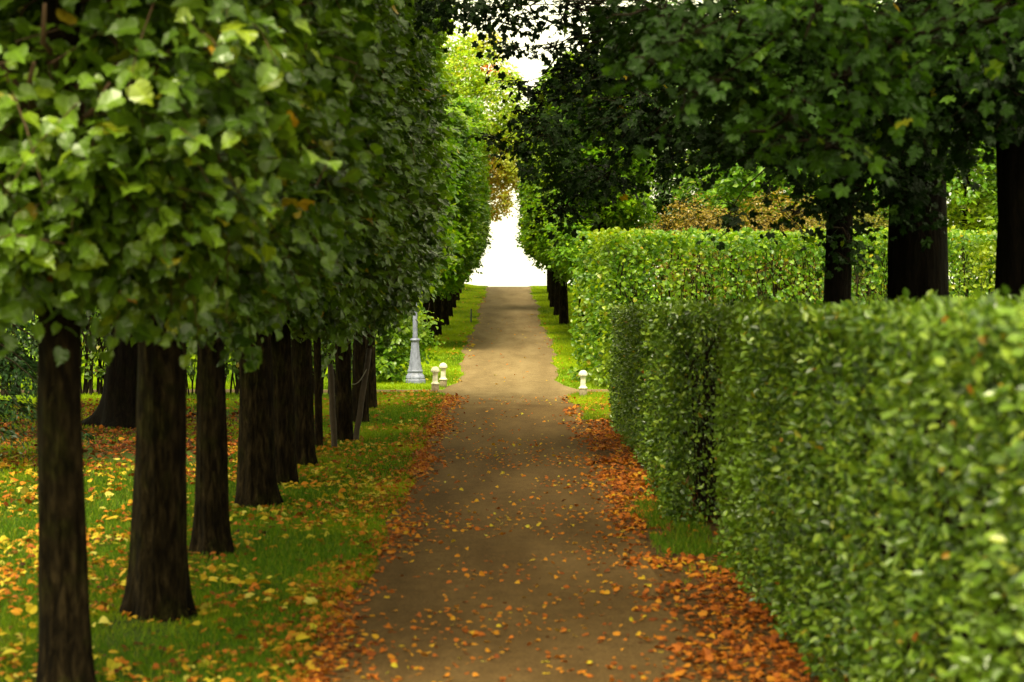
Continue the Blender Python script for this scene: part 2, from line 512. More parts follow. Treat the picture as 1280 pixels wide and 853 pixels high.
def scatter(x0, x1, y0, y1, n):
    x = rng.uniform(x0, x1, n)
    y = rng.uniform(y0, y1, n)
    k = in_tri(x, y)
    return x[k], y[k]


gx, gy, gs, gw = [], [], [], []


def grass(x0, x1, y0, y1, dens, h, w, keep=None):
    x, y = scatter(x0, x1, y0, y1, int((x1 - x0) * (y1 - y0) * dens))
    k = (x < -path_edge(y, 0.0) - .02 + rng.normal(0, .05, len(x))) | (x > path_edge(y, 2.0) + .02 + rng.normal(0, .05, len(x)))
    k &= ~((y > 47.5) & (y < 48.95))
    for tx, ty_, td_ in ((-3.06, 13.15, .345), (-2.93, 16.1, .46), (-3.08, 19.8, .34), (-3.20, 24.2, .46), (-3.18, 26.7, .37), (-3.14, 29.3, .33), (-2.9, 33.4, .31)):
        k &= np.hypot(x - tx, y - ty_) > td_ * .62 + .14 * rng.random(len(x))
    pat = vnoise(np.stack([x * 1.3, y * .9, 0 * x], 1), 5) + .35 * vnoise(np.stack([x * 5, y * 4, 0 * x], 1), 6)
    k &= pat > rng.uniform(.05, .62, len(x))
    if keep is not None:
        k &= keep(x, y)
    x, y = x[k], y[k]
    gx.append(x); gy.append(y)
    gs.append(h * rng.uniform(.45, 1.25, len(x)))
    gw.append(np.full(len(x), w) * rng.uniform(.6, 1.3, len(x)))


grass(-4.4, -1.3, 10, 22, 2600, .075, .007, )
grass(-8.5, -4.4, 11, 27, 1100, .08, .010)
grass(-4.4, -1.3, 22, 47.7, 1500, .075, .012)
grass(-14, -4.4, 27, 47.7, 330, .08, .018, lambda x, y: vnoise(np.stack([x * .5, y * .4, 0 * x], 1), 9) > .25)
grass(-14, -1.2, 48.8, 72, 420, .08, .022)
grass(-9, -1.2, 72, 135, 200, .09, .035)
grass(1.2, 6, 48.8, 80, 420, .08, .022)
grass(1.2, 7, 80, 135, 200, .09, .035)
grass(1.3, 3.6, 38.5, 47.7, 1100, .08, .013)
grass(1.15, 2.25, 17.5, 26.5, 2200, .11, .008, lambda x, y: (vnoise(np.stack([x * 3.1, y * 1.3, 0 * x], 1), 21) * .6 + vnoise(np.stack([x * 9, y * 5, 0 * x], 1), 22) * .4 > .40 + .35 * sstep(1.2, 4.2, np.abs(y - 21.8)) + .4 * (1 - sstep(1.3, 1.75, x)) + rng.normal(0, .06, len(x))))
grass(5, 16, 50.6, 62, 60, .08, .03)
gx, gy, gs, gw = map(np.concatenate, (gx, gy, gs, gw))
n = len(gx)
P = np.stack([gx, gy, ground(gx, gy) - .004], 1)
lean = rng.normal(0, .45, (n, 2))
T = np.stack([lean[:, 0], lean[:, 1], np.ones(n)], 1)
Nn = rng.normal(0, 1, (n, 3)); Nn[:, 2] = 0
hue = np.clip((vnoise(np.stack([gx * .7, gy * .5, gx * 0], 1), 3) - .5) * 1.6 + .75 * sstep(36, 46, gy), 0, 1)  # far blades coloured brighter too, as if in open daylight
tag(obj('grass', leaf_mesh('grass', 'blade', P, T, Nn, gs, M['grass'], hue=hue, width=gw / gs)), 'short green grass beside the path', kind='stuff')


# ------------------------------------------------------------------ fallen leaves
def litter(x0, x1, y0, y1, dens, size, tmean, tsd, keep=None, lift=.012):
    x, y = scatter(x0, x1, y0, y1, int((x1 - x0) * (y1 - y0) * dens))
    if keep is not None:
        k = keep(x, y)
        x, y = x[k], y[k]
    n = len(x)
    return np.stack([x, y, ground(x, y) + lift + rng.random(n) * .02], 1), size * np.clip(rng.lognormal(0, .3, n), .5, 1.5), np.clip(rng.normal(tmean, tsd, n), 0, 1)


def clump(x, y, sc, seed, lo):
    return vnoise(np.stack([x * sc, y * sc * .8, 0 * x], 1), seed) > rng.uniform(lo - .25, lo + .25, len(x))


sets = [
    litter(-2.2, -.9, 10, 47, 460, .056, .42, .17, lambda x, y: (np.abs(x + 1.50 + .1 * np.sin(y * .8)) < rng.gamma(2, .105, len(x))) & clump(x, y, 1.2, 31, .30)),
    litter(-4.8, -1.6, 10.5, 30, 42, .080, .80, .14, lambda x, y: clump(x, y, 1.1, 32, .45), .035),
    litter(-4.8, -1.6, 10.5, 34, 75, .055, .40, .20, lambda x, y: clump(x, y, .9, 33, .50), .025),
    litter(-9, -4.4, 13, 30, 46, .075, .66, .24, lambda x, y: clump(x, y, .8, 34, .45), .03),
    litter(-5, -1.7, 30, 48, 45, .075, .60, .22, lambda x, y: clump(x, y, .9, 38, .45), .03),
    litter(-14, -3.2, 28, 45, 100, .075, .20, .16, lambda x, y: clump(x, y, .45, 35, .42), .02),
    litter(.95, 2.45, 9, 38, 360, .056, .38, .17, lambda x, y: (rng.random(len(x)) < sstep(.95, 1.75, x)) & clump(x, y, 1.3, 36, .34) & ~((y > 19.5) & (y < 24.5) & (x > 1.55) & (rng.random(len(x)) < .62))),
    litter(-1.4, 1.5, 10, 46, 48, .042, .54, .17, lambda x, y: clump(x, y, .8, 37, .50) & (rng.random(len(x)) > .75 * sstep(22, 44, y)), .014),
    litter(1.2, 2.4, 38, 48, 60, .075, .45, .2, lambda x, y: clump(x, y, .9, 39, .45)),
    litter(-6, -1.2, 51, 125, 4, .09, .78, .14, lambda x, y: clump(x, y, .4, 40, .45), .04),
    litter(-1.9, -1.3, 51, 110, 6, .06, .62, .2, None, .03),
    litter(1.3, 1.9, 51, 90, 6, .06, .55, .2, None, .03),
    litter(-1.4, 1.4, 50, 90, .8, .06, .6, .2, None, .014),
]
P = np.concatenate([s[0] for s in sets]); SZ = np.concatenate([s[1] for s in sets]); TN = np.concatenate([s[2] for s in sets])
onpath = np.abs(P[:, 0]) < 1.40
n = len(P)
T = np.stack([rng.normal(0, 1, n), rng.normal(0, 1, n), rng.normal(.05, .22, n)], 1)
Nn = np.stack([rng.normal(0, .35, n), rng.normal(0, .35, n) - .1, np.ones(n)], 1)
cu = rng.uniform(.3, 3.0, n)
# the leaves that show largest become things of their own
pxx = VX + P[:, 0] / P[:, 1] * F_PX
pyy = VY + (EYE - P[:, 2]) / P[:, 1] * F_PX
inview = (pxx > 8) & (pxx < 1010) & (pyy < 845) & (pyy > 500)
score = np.where(inview, SZ / P[:, 1], -1)
top = np.argsort(-score)[:300]
rest = np.ones(n, bool); rest[top] = False
half = rng.random(n) < .5
LITTER_STATS = (n, int(inview.sum()))
k1 = rest & half
k2 = rest & ~half


def litter_obj(k):
    a = leaf_mesh('fallen_leaves', 'maple', P[k1], T[k1], Nn[k1], SZ[k1], M['litter'], tone=TN[k1], curl=cu[k1])
    b = leaf_mesh('fallen_leaves_oval', 'lime', P[k2], T[k2], Nn[k2], SZ[k2], M['litter'], tone=TN[k2], curl=cu[k2])
    # join the two leaf kinds into one mesh
    o = obj('fallen_leaves', a)
    import bmesh
    bm = bmesh.new(); bm.from_mesh(a); bm.from_mesh(b); bm.to_mesh(a); bm.free()
    bpy.data.meshes.remove(b)
    return o


tag(litter_obj(rest), 'carpet of fallen autumn leaves on grass and path', kind='stuff')
protos = {}
from mathutils import Matrix, Vector
for i in top:
    cname = 'yellow' if TN[i] > .66 else ('orange' if TN[i] > .36 else 'brown')
    key = (round(float(TN[i]) * 12), 'maple' if half[i] else 'lime', .6 if cu[i] < 1.6 else 2.2)
    if key not in protos:
        protos[key] = leaf_mesh('fallen_leaf', key[1], np.zeros((1, 3)), np.array([[0, 1., .03]]), np.array([[0, 0, 1.]]), 1.0, M['litter'],
                                tone=np.array([key[0] / 12]), curl=np.array([key[2]]))
    o = bpy.data.objects.new('fallen_leaf', protos[key])
    t = Vector(T[i]).normalized()
    nn = Vector(Nn[i]); nn = (nn - nn.dot(t) * t).normalized()
    b = t.cross(nn)
    Rm = Matrix((b, t, nn)).transposed().to_4x4()
    s = float(SZ[i])
    o.matrix_world = Matrix.Translation(Vector(P[i])) @ Rm @ Matrix.Scale(s, 4)
    COL.objects.link(o)
    if onpath[i]:
        w = 'lying on the open sandy path'
        g = 'on the path'
    elif P[i][0] > 0:
        w = 'lying along the foot of the right hedge'
        g = 'at the hedge foot'
    else:
        w = 'lying in the grass by the left trunks'
        g = 'in the left grass'
    tag(o, '%s fallen leaf %s' % (cname, w), 'fallen leaf', '%s fallen leaves %s' % (cname, g))


# ------------------------------------------------------------------ trunks
def trunk_mesh(name, h, r0, r1, mat, seed, flare=.35, lean=(0, 0), bulge=None, segs=56, rings=70, ridge=.055, bend=0.0):
    z = np.concatenate([np.linspace(-.12, 1.2, rings // 3), np.linspace(1.2, h, rings - rings // 3)[1:]])
    th = np.arange(segs) / segs * 2 * PI
    Z, TH = np.meshgrid(z, th, indexing='ij')
    R = r0 + (r1 - r0) * np.clip(Z / h, 0, 1)
    q = np.stack([np.cos(TH).ravel(), np.sin(TH).ravel(), Z.ravel()], 1)
    fl = np.exp(-np.clip(Z, 0, None) / .22) * flare
    lob = 1 + .45 * np.sin(TH * 3 + seed) + .35 * np.sin(TH * 5 + 2.1 * seed)
    R = R * (1 + fl * np.clip(lob, .25, 2))
    nz = vnoise(q * np.array([7, 7, 1.1]) + np.array([0, 0, seed * 7.3]), seed) - .5
    nz2 = vnoise(q * np.array([16, 16, 2.6]), seed + 3) - .5
    big = vnoise(q * np.array([1.2, 1.2, .5]), seed + 9) - .5
    R = R * (1 + ((nz + .6 * nz2 - .55 * np.abs(vnoise(q * np.array([3.6, 3.6, .9]) + 31, seed + 5) - .5)) * ridge * 2.6 + big * .16 * 1).reshape(R.shape))
    if bulge:
        for (bz, bw, ba) in bulge:
            R = R * (1 + ba * np.exp(-((Z - bz) / bw) ** 2))
    off = np.stack([lean[0] * Z + bend * np.sin(Z * .9 + seed), lean[1] * Z + bend * np.cos(Z * .7)], 0)
    X = R * np.cos(TH) + off[0]
    Y = R * np.sin(TH) + off[1]
    return grid_mesh(name, X, Y, Z, mat, True, wrap=True)


# ------------------------------------------------------------------ clipped lime crowns
def lime_crown(seed, hx=1.62, hy=1.9, z0=2.45, z1=10.2, ntwig=4000, leaf=.150, kind='toothed', per=8):
    r = np.random.default_rng(seed)
    c = np.array([0, 0, (z0 + z1) / 2]); h = np.array([hx, hy, (z1 - z0) / 2])
    n = int(ntwig * 1.6)
    ar = np.array([h[1] * h[2], h[0] * h[2], h[0] * h[1]])
    f = r.choice(3, n, p=ar / ar.sum())
    u = r.uniform(-1, 1, (n, 3))
    u[np.arange(n), f] = np.where(r.random(n) < .5, -1, 1)
    e = 7.0
    nn = (np.abs(u) ** e).sum(1) ** (1 / e)
    u = u / nn[:, None]
    N = norm(np.sign(u) * np.abs(u) ** (e - 1) / h)
    # uneven, lumpy surface with hollows
    q = u * h
    nar = .70 + .30 * sstep(-h[2], -h[2] + 1.25, q[:, 2])          # the clipped underside is drawn in
    q[:, :2] *= nar[:, None]
    lump = vnoise(q * 1.15 + seed * 3.1, seed) * .6 + vnoise(q * 2.8, seed + 1) * .4
    inner = r.random(n) < .36
    depth = np.where(inner, r.uniform(.3, 1.25, n), np.abs(r.normal(0, .15, n)) + r.exponential(.08, n))
    p = c + q + N * ((lump - .52) * 1.25)[:, None] - N * depth[:, None]
    keep = inner | (vnoise(q * 1.9 + 11, seed + 2) > r.uniform(.24, .58, n))
    idx = np.where(keep)[0][:ntwig]
    p, N = p[idx], N[idx]
    m = len(p)
    up = np.array([0, 0, 1.0])
    td = norm(N * .8 + r.normal(0, .5, (m, 3)) + up * r.uniform(-.35, .25, (m, 1)))
    tl = r.uniform(.30, .80, m)
    start = p - td * (tl * .60)[:, None]
    t = (np.arange(per) + .5) / per
    LP = (start[:, None] + td[:, None] * (tl[:, None] * t[None])[:, :, None])
    sag = -(t ** 2)[None, :, None] * np.array([0, 0, .20])
    LP = LP + sag
    side = norm(np.cross(td, up) + 1e-4)
    sg = np.where(np.arange(per) % 2, 1, -1)
    LT = td[:, None] * .45 + side[:, None] * (sg[None, :, None] * .75) + N[:, None] * .25 - up * r.uniform(-.1, .65, (m, per, 1)) + r.normal(0, .38, (m, per, 3))
    LN = N[:, None] * .45 + up * .85 + r.normal(0, .40, (m, per, 3))
    LP = LP + norm(LT) * .04
    sz = leaf * np.clip(r.normal(.9, .26, (m, per)), .35, 1.5) * (1 - .25 * t)[None]
    tone = r.random((m, per)) * .8 + np.repeat(r.random((m, 1)) * .2, per, 1)
    tone = np.where(r.random((m, per)) < .05, r.random((m, per)), tone)
    hue = np.clip((vnoise(p * .55 + 40, seed + 5) - .52) * 1.5, 0, .5)[:, None] * np.ones((1, per))
    me = leaf_mesh('lime_crown', kind, LP.reshape(-1, 3), LT.reshape(-1, 3), LN.reshape(-1, 3), sz.ravel(), M['lime'], tone.ravel(), hue.ravel())
    # limbs and twigs
    tb = Tubes()
    sel = r.choice(m, min(m, 1300), replace=False)
    for k in sel:
        tb.add([start[k] - td[k] * .15, start[k] + td[k] * tl[k] * .5 - up * .05, start[k] + td[k] * tl[k] - up * .19], [.007, .005, .002], 3)
    for k in range(34):
        zz = r.uniform(z0 + .1, z1 - 1.2)
        a = r.uniform(0, 2 * PI)
        tip = np.array([math.cos(a) * hx * .85, math.sin(a) * hy * .85, zz + r.uniform(.3, 1.1)])
        tb.add(limb((0, 0, zz), tip, -.1, 6, .05), np.linspace(.05, .012, 6), 5)
    return me, tb.mesh('lime_branches', M['twig'])


LIME = [lime_crown(101), lime_crown(202), lime_crown(303)]
TRUNKS = {}


def lime_tree(x, y, dia, label, hy=1.9, variant=0, mat='lime', rot=0, zs=1.0, lean=(0, 0), group=None, flare=.35, hx=1.62, seg=56, zoff=0.0, sx=None):
    e = empty('lime_tree', (x, y, float(ground(x, y))))
    tag(e, label, 'tree', group)
    seed = int(abs(x * 13 + y * 7)) + variant
    obj('trunk', trunk_mesh('trunk', 8.6 * zs, dia / 2, dia / 2 * .45, M['bark'], seed, flare, lean, segs=seg, rings=80 if seg > 40 else 40, bend=.015), e)
    sc = ((sx or hx / 1.62) , hy / 1.9, zs)
    if rot:
        rz = PI
    else:
        rz = 0
    for nm, me in (('crown', LIME[variant][0]), ('branches', LIME[variant][1])):
        o = obj(nm, me, e)
        if nm == 'crown':
            o.material_slots[0].link = 'OBJECT'
            o.material_slots[0].material = M[mat]
        o.rotation_euler.z = rz
        o.scale = sc
        o.location = (lean[0] * 5, lean[1] * 5, zoff)
    return e


GL = 'clipped lime trees lining the left edge of the path'
near = [
    # x, y, dia, hy, variant, mat, rot, lean, flare, zoff, label
    (-3.06, 13.15, .345, 1.75, 1, 'lime_turning', 0, (0, 0), .16, .38, 'nearest lime tree at the lower left, straight dark trunk and yellowing leaves'),
    (-2.93, 16.1, .46, 1.8, 0, 'lime', 0, (.004, 0), .34, .22, 'lime tree with thick ridged trunk, pale bark streaks and flared foot'),
    (-3.08, 19.8, .34, 1.9, 2, 'lime', 1, (-.006, 0), .40, .16, 'lime tree with slimmer trunk standing right of the thick streaked one'),
    (-3.20, 24.2, .46, 1.9, 0, 'lime', 1, (0, 0), .30, 0.05, 'fourth lime from the front, wide dark trunk with flared foot'),
    (-3.18, 26.7, .37, 1.6, 1, 'lime', 1, (0, 0), .2, 0.0, 'lime trunk pressed close behind the fourth wide trunk'),
    (-3.14, 29.3, .33, 1.8, 2, 'lime', 0, (-.006, 0), .25, -.05, 'dark lime tree just left of the slender young trunk'),
    (-2.90, 33.4, .31, 1.9, 0, 'lime', 0, (.003, 0), .15, -.2, 'lime tree standing between the two wooden stakes'),
    (-2.92, 37.6, .33, 1.9, 1, 'lime_lit', 0, (0, 0), .15, 0, 'lime tree right behind the leaning stake and its tie'),  # this and the next crown take the lit leaf colour of the open crossing
    (-3.02, 41.7, .28, 1.9, 2, 'lime_lit', 1, (0, 0), .15, .1, 'last lime on the left before the cross footpath, lighter brown trunk'),
]
for (x, y, dia, hy, v, mt, ro, le, fl, zo, lab) in near:
    lime_tree(x, y, dia, lab, hy, v, mt, ro, 1.0, le, GL, fl, zoff=zo)
# slender young tree
yt = lime_tree(-3.20, 32.2, .135, 'slender young tree trunk left of the wooden stakes', 1.2, 2, 'lime', 0, .98, (0, 0), GL, .05, hx=1.1)

GF = 'lime trees lining the far left side of the rising path'
farl = [
    (-2.80, 66.5, .42, 'first lime past the grey lamp post, darkest trunk of the far row'),
    (-2.74, 72.5, .40, 'second lime past the lamp post on the rising lawn'),
    (-2.72, 79.5, .42, 'third lime past the lamp post on the rising lawn'),
    (-2.75, 87.0, .40, 'fourth lime past the lamp post, level with the thin green post'),
    (-2.80, 95.0, .40, 'fifth lime past the lamp post, beyond the thin green post'),
    (-2.87, 104.0, .40, 'sixth lime past the lamp post, below the hill crest'),
    (-2.95, 113.0, .38, 'lime on the left next to last before the crest'),
    (-3.0, 122.0, .38, 'lime on the left at the very crest of the path'),
]
for k, (x, y, dia, lab) in enumerate(farl):
    lime_tree(x, y, dia, lab, 3.6 if y < 90 else 4.6, k % 3, 'lime_lit', k % 2, (.80 if y < 78 else .92) if y < 100 else 1.0, (0, 0), GF, .15, seg=24, hx=1.55, zoff=.1)
GR = 'lime trees lining the far right side of the rising path'
farr = [
    (3.0, 62.0, .40, 'lime crown rising right behind the end of the tall hedge'),
    (2.75, 71.0, .40, 'lime on the far right, crown half hidden by the tall hedge'),
    (2.30, 80.5, .40, 'nearest visible far right trunk beside the tall hedge end'),
    (2.28, 88.0, .38, 'middle one of the far right trunks beside the tall hedge'),
    (2.25, 96.0, .38, 'farther far right trunk left of the tall hedge end'),
    (2.35, 105.0, .36, 'lime on the far right near the crest of the path'),
    (2.45, 116.0, .36, 'last lime on the far right at the crest'),
]
for k, (x, y, dia, lab) in enumerate(farr):
    lime_tree(x, y, dia, lab, 4.4, (k + 1) % 3, 'lime_lit', k % 2, .92, (0, 0), GR, .15, seg=24, hx=1.55, zoff=.25)


# ------------------------------------------------------------------ trees made of leaf clumps
def clump_leaves(clumps, per=6, leaf=.16, dens=230, seed=1, flat=.6, droop=.35):
    """clumps: (centre, radii) in local space. Leaves sit on short twigs, in flat sprays."""
    r = np.random.default_rng(seed)
    LPs, LTs, LNs, SZs, TNs, HUs, TW = [], [], [], [], [], [], []
    up = np.array([0, 0, 1.0])
    for (c, rad) in clumps:
        c = np.asarray(c, float); rad = np.asarray(rad, float)
        area = PI * (rad[0] * rad[2] + rad[0] * rad[1] * .5 + rad[1] * rad[2]) / 2
        m = max(4, int(area * dens / per))
        u = norm(r.normal(0, 1, (m, 3))) * (r.random((m, 1)) ** .42)
        lump = vnoise((c + u * rad) * 1.3, seed + 4)
        keep = lump > r.uniform(.15, .5, m)
        u = u[keep]; m = len(u)
        p = c + u * rad * (1 + r.normal(0, .10, (m, 1)))
        out = norm(u + 1e-4)
        td = norm(out * np.array([1, 1, .3]) + r.normal(0, .4, (m, 3)) * np.array([1, 1, .4]) - up * .15)
        tl = r.uniform(.3, .7, m)
        t = (np.arange(per) + .4) / per
        LP = p[:, None] + td[:, None] * ((tl[:, None] * t[None]) - .3 * tl[:, None])[:, :, None] - (t ** 2)[None, :, None] * up * .12
        side = norm(np.cross(td, up) + 1e-4)
        sg = np.where(np.arange(per) % 2, 1, -1)
        LT = td[:, None] * .5 + side[:, None] * sg[None, :, None] * .7 - up * droop * r.uniform(.2, 2, (m, per, 1)) + r.normal(0, .3, (m, per, 3))
        LN = up * flat + out[:, None] * .35 + r.normal(0, .35, (m, per, 3))
        LPs.append((LP + norm(LT) * .05).reshape(-1, 3)); LTs.append(LT.reshape(-1, 3)); LNs.append(LN.reshape(-1, 3))
        SZs.append((leaf * r.uniform(.55, 1.25, (m, per))).ravel())
        TNs.append((r.random((m, per)) * .75 + r.random((m, 1)) * .25).ravel())
        HUs.append(np.repeat(np.clip((vnoise(p * .45 + 17, seed + 8) - .55) * 2.6, 0, .9), per))
        for k in range(0, m, 3):
            TW.append((p[k] - td[k] * tl[k] * .5, p[k] + td[k] * tl[k] * .6 - up * .06))
    return [np.concatenate(a) for a in (LPs, LTs, LNs, SZs, TNs, HUs)] + [TW]


def clump_tree(name, base, label, group, mat, clumps, trunk_kw, leaf=.16, dens=230, kind='maple', seed=1, limbs=True, crown_name='crown', fork=5.6, flat=.6, droop=.35, cat='tree', bark='bark_dark'):
    """clumps given in world coordinates"""
    bz = float(ground(base[0], base[1]))
    b = np.array([base[0], base[1], bz])
    e = empty(name, b)
    tag(e, label, cat, group)
    loc = [(np.asarray(c) - b, r) for c, r in clumps]
    tk = dict(trunk_kw)
    obj('trunk', trunk_mesh('trunk', tk.pop('h'), tk.pop('r0'), tk.pop('r1'), M[bark], seed + 3, **tk), e)
    lp, lt, ln, sz, tn, hu, tw = clump_leaves(loc, leaf=leaf, dens=dens, seed=seed, flat=flat, droop=droop)
    obj(crown_name, leaf_mesh('crown', kind, lp, lt, ln, sz, M[mat], tn, hu), e)
    if mat == 'yellow':          # one cluster of leaves has already turned red
        q = clump_leaves([(W(622, 92, 90) - b, (.30, .5, .20)), (W(612, 84, 90) - b, (.2, .4, .12))], leaf=leaf, dens=dens, seed=seed + 1)
        obj('red_leaves', leaf_mesh('red_leaves', kind, *q[:4], M['red'], q[4], q[5] * 0), e)
    if limbs:
        lean = trunk_kw.get('lean', (0, 0))
        tb = Tubes()
        for (c, r) in loc:
            zf = max(fork, min(c[2] - np.hypot(c[0], c[1]) * .35, trunk_kw['h'] - .5))
            tb.add(limb((lean[0] * zf, lean[1] * zf, zf), c, .35, 7, .10), np.geomspace(.055 if np.hypot(c[0], c[1]) < 3.2 else .035, .006, 7), 6)
            for k in range(3):
                tip = c + rng.normal(0, .6, 3) * np.asarray(r)
                tb.add(limb(c, tip, .05, 4, .05), np.linspace(.02, .006, 4), 4)
        for a, t in tw:
            tb.add([a, (a + t) / 2 + .01, t], [.008, .006, .003], 3)
        obj('branches', tb.mesh('branches', M['stem']), e)
    return e


GM = 'old maples standing behind the right hedge'


def CL(px, py, d, rx, rz, ry=1.2):
    return (W(px, py, d), (rx, ry, rz))


# first (farthest) maple, its boughs reach across the path
m1 = [CL(690, 175, 29, .42, .50), CL(745, 105, 30, .80, .75), CL(722, 222, 31, .50, .38), CL(800, 55, 29, 1.0, .8), CL(805, 150, 28, .9, .65),
      CL(765, 25, 31, .85, .6), CL(880, 125, 28, 1.0, .8), CL(875, 172, 29, .8, .36), CL(960, 55, 28, 1.1, .9), CL(960, 160, 29, .9, .45),
      CL(610, 12, 29, .55, .26), CL(560, 5, 28, .5, .24), CL(668, 150, 30, .22, .20), CL(618, 172, 31, .22, .10, .5), CL(650, 185, 31, .28, .14, .6),
      CL(705, 100, 31, .22, .35), CL(640, 62, 30, .30, .12, .6), CL(668, 118, 31, .2, .1, .5), CL(672, 4, 30, .45, .2, .5), CL(700, 95, 31, .3, .3, .5), CL(690, 30, 30, .3, .14, .5), CL(720, 12, 30, .5, .25, .6), CL(640, 28, 30, .35, .18, .5), CL(697, 62, 31, .22, .3, .5), CL(652, 140, 31, .25, .14, .5), CL(705, 20, 30, .3, .2, .5), CL(648, 108, 31, .25, .12, .5), CL(690, 60, 31, .25, .12, .5), CL(655, 215, 32, .2, .12, .6), CL(700, 262, 30, .35, .14, .7), CL(760, 222, 30, .45, .18),
      CL(910, 270, 27, .20, .24, .3), CL(838, 200, 29, .4, .15), CL(1045, 120, 28, 1.0, 1.1), CL(1040, 240, 28.6, .5, .4, .6), CL(1060, 300, 28.2, .3, .3, .3), CL(990, 268, 27, .26, .16, .3),
      (np.array([5.2, 29.5, 10.5]), (3.2, 3, 1.8)), (np.array([2.2, 30, 9.6]), (2.6, 2.6, 1.3)), (np.array([5, 28.5, 12.5]), (2.6, 2.6, 1.5)), (np.array([0.2, 29, 9.3]), (1.6, 2.4, .7)), (np.array([-.2, 25, 9.2]), (1.6, 2.4, .7)), (np.array([1.5, 33, 10.2]), (1.8, 2, .8)), (np.array([7.5, 29.5, 8.5]), (2.0, 2.4, 2.0))]
clump_tree('maple_tree', (4.85, 28.6), 'maple with slim slightly leaning trunk, leftmost behind the right hedge', GM, 'maple', m1,
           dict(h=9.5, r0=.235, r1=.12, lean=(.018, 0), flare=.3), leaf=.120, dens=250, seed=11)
m2 = [CL(860, 40, 22, .7, .55), CL(930, 110, 23, .8, .6), CL(1010, 60, 22, .9, .7), CL(1010, 185, 23, .75, .45), CL(1090, 120, 23, .8, .75), CL(1120, 40, 23, .9, .7),
      CL(1180, 100, 24, .7, .5), CL(1100, 205, 22.6, .55, .42), CL(1150, 170, 22.6, .5, .4), CL(930, 180, 23, .5, .22), CL(1060, 245, 22.5, .32, .22, .5), CL(1130, 250, 22.4, .35, .28, .3), CL(1190, 20, 23, .8, .6),
      (np.array([5.2, 23.5, 9.6]), (3.2, 2.8, 1.8)), (np.array([2.6, 23.5, 8.6]), (2.0, 2.2, 1.0)), (np.array([5.0, 23, 12]), (2.8, 2.6, 1.6)), (np.array([7.6, 23.5, 8.0]), (1.8, 2.2, 1.8))]
clump_tree('maple_tree', (5.0, 23.5), 'maple with the broadest black trunk, middle one behind the right hedge', GM, 'maple', m2,
           dict(h=9, r0=.42, r1=.2, lean=(.002, 0), flare=.2), leaf=.125, dens=215, seed=22)
m3 = [CL(830, 30, 17.5, .40, .28), CL(900, 70, 18, .5, .32), CL(990, 20, 18, .6, .45), CL(1090, 40, 18.5, .7, .5), CL(1180, 60, 18.5, .6, .5), CL(1260, 40, 18.3, .7, .5),
      CL(1130, 120, 18.6, .5, .35), CL(1210, 150, 19.5, .35, .25), CL(980, 120, 18, .45, .3), CL(1250, 110, 18.2, .5, .3),
      (np.array([5.3, 19, 8.0]), (3.0, 2.8, 1.5)), (np.array([5.3, 19, 10.5]), (3.0, 2.6, 1.8)), (np.array([2.6, 18.8, 7.2]), (1.4, 1.8, .7)), (np.array([2.6, 18, 8.6]), (2, 2.4, .8)), (np.array([1.2, 17.5, 7.9]), (1.8, 2.2, .8))]
clump_tree('maple_tree', (5.15, 19.2), 'maple with curving trunk at the right edge of the view', GM, 'maple', m3,
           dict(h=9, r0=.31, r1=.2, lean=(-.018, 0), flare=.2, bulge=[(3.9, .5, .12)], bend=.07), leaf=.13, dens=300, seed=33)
m4 = [CL(805, 75, 14.5, .22, .13, .5), CL(850, 50, 14, .34, .2, .6), CL(880, 110, 14, .30, .14, .5), CL(1035, 182, 14.5, .34, .11, .5), CL(980, 150, 14.5, .35, .16, .5),
      CL(1110, 60, 14, .5, .25, .7), CL(930, 15, 14, .5, .25, .7), CL(1060, 100, 14.3, .35, .2, .6), CL(1230, 30, 14, .5, .3), CL(1020, 20, 14, .4, .25),
      (np.array([5.4, 13, 7.0]), (2.6, 2.6, 1.2)), (np.array([2.6, 13.6, 6.2]), (1.2, 1.6, .5)), (np.array([.5, 12.5, 7.2]), (1.8, 2.4, .8)), (np.array([2.4, 10, 7.5]), (1.8, 2.0, .8)), (np.array([.2, 8, 7.6]), (1.6, 2, .8)), (np.array([5.4, 13, 9.0]), (2.8, 2.6, 1.5))]
clump_tree('maple_tree', (5.5, 13.6), 'overhanging maple boughs with blurred lighter leaves at the top right', GM, 'maple_lit', m4,
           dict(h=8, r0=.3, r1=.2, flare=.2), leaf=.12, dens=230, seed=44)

# autumn trees beyond the crest
def AC(px, py, d, r, rz=None):
    return (W(px, py, d), (r, 1.6, rz or r))


ay = [AC(565, 110, 92, 1.6), AC(600, 95, 91, 1.4), AC(630, 120, 90, .9), AC(585, 150, 92, 1.4), AC(620, 150, 91, .9), AC(560, 60, 93, 1.6, 1.2), AC(605, 60, 92, 1.1, .8), AC(540, 140, 93, 1.8, 1.8), AC(636, 95, 90, .5, .4), AC(640, 145, 90, .7, .7), AC(648, 175, 90, .45, .6), AC(612, 175, 91, .8, .6),
      AC(510, 100, 94, 2, 2)]
clump_tree('maple_tree', (-4.9, 93), 'tall yellow-green maple rising above the far left lime row', 'autumn trees beside the far hill', 'yellow', ay,
           dict(h=11, r0=.3, r1=.12, segs=20, rings=30), leaf=.19, dens=260, seed=55, kind='diamond')
ar_ = [AC(612, 190, 128, 1.5), AC(628, 215, 127, .85, 1.2), AC(618, 250, 127, 1.0, 1.1), AC(600, 220, 129, 1.8), AC(640, 185, 127, .7, .6), AC(595, 170, 129, 1.8), AC(622, 172, 127, 1.0, .8), AC(632, 250, 126, .35, .7), AC(634, 205, 126, .5, .9), AC(646, 215, 126, .5, 1.2), AC(655, 240, 126, .25, .6), AC(652, 175, 126, .6, .7), AC(610, 262, 127, .9, .6)]
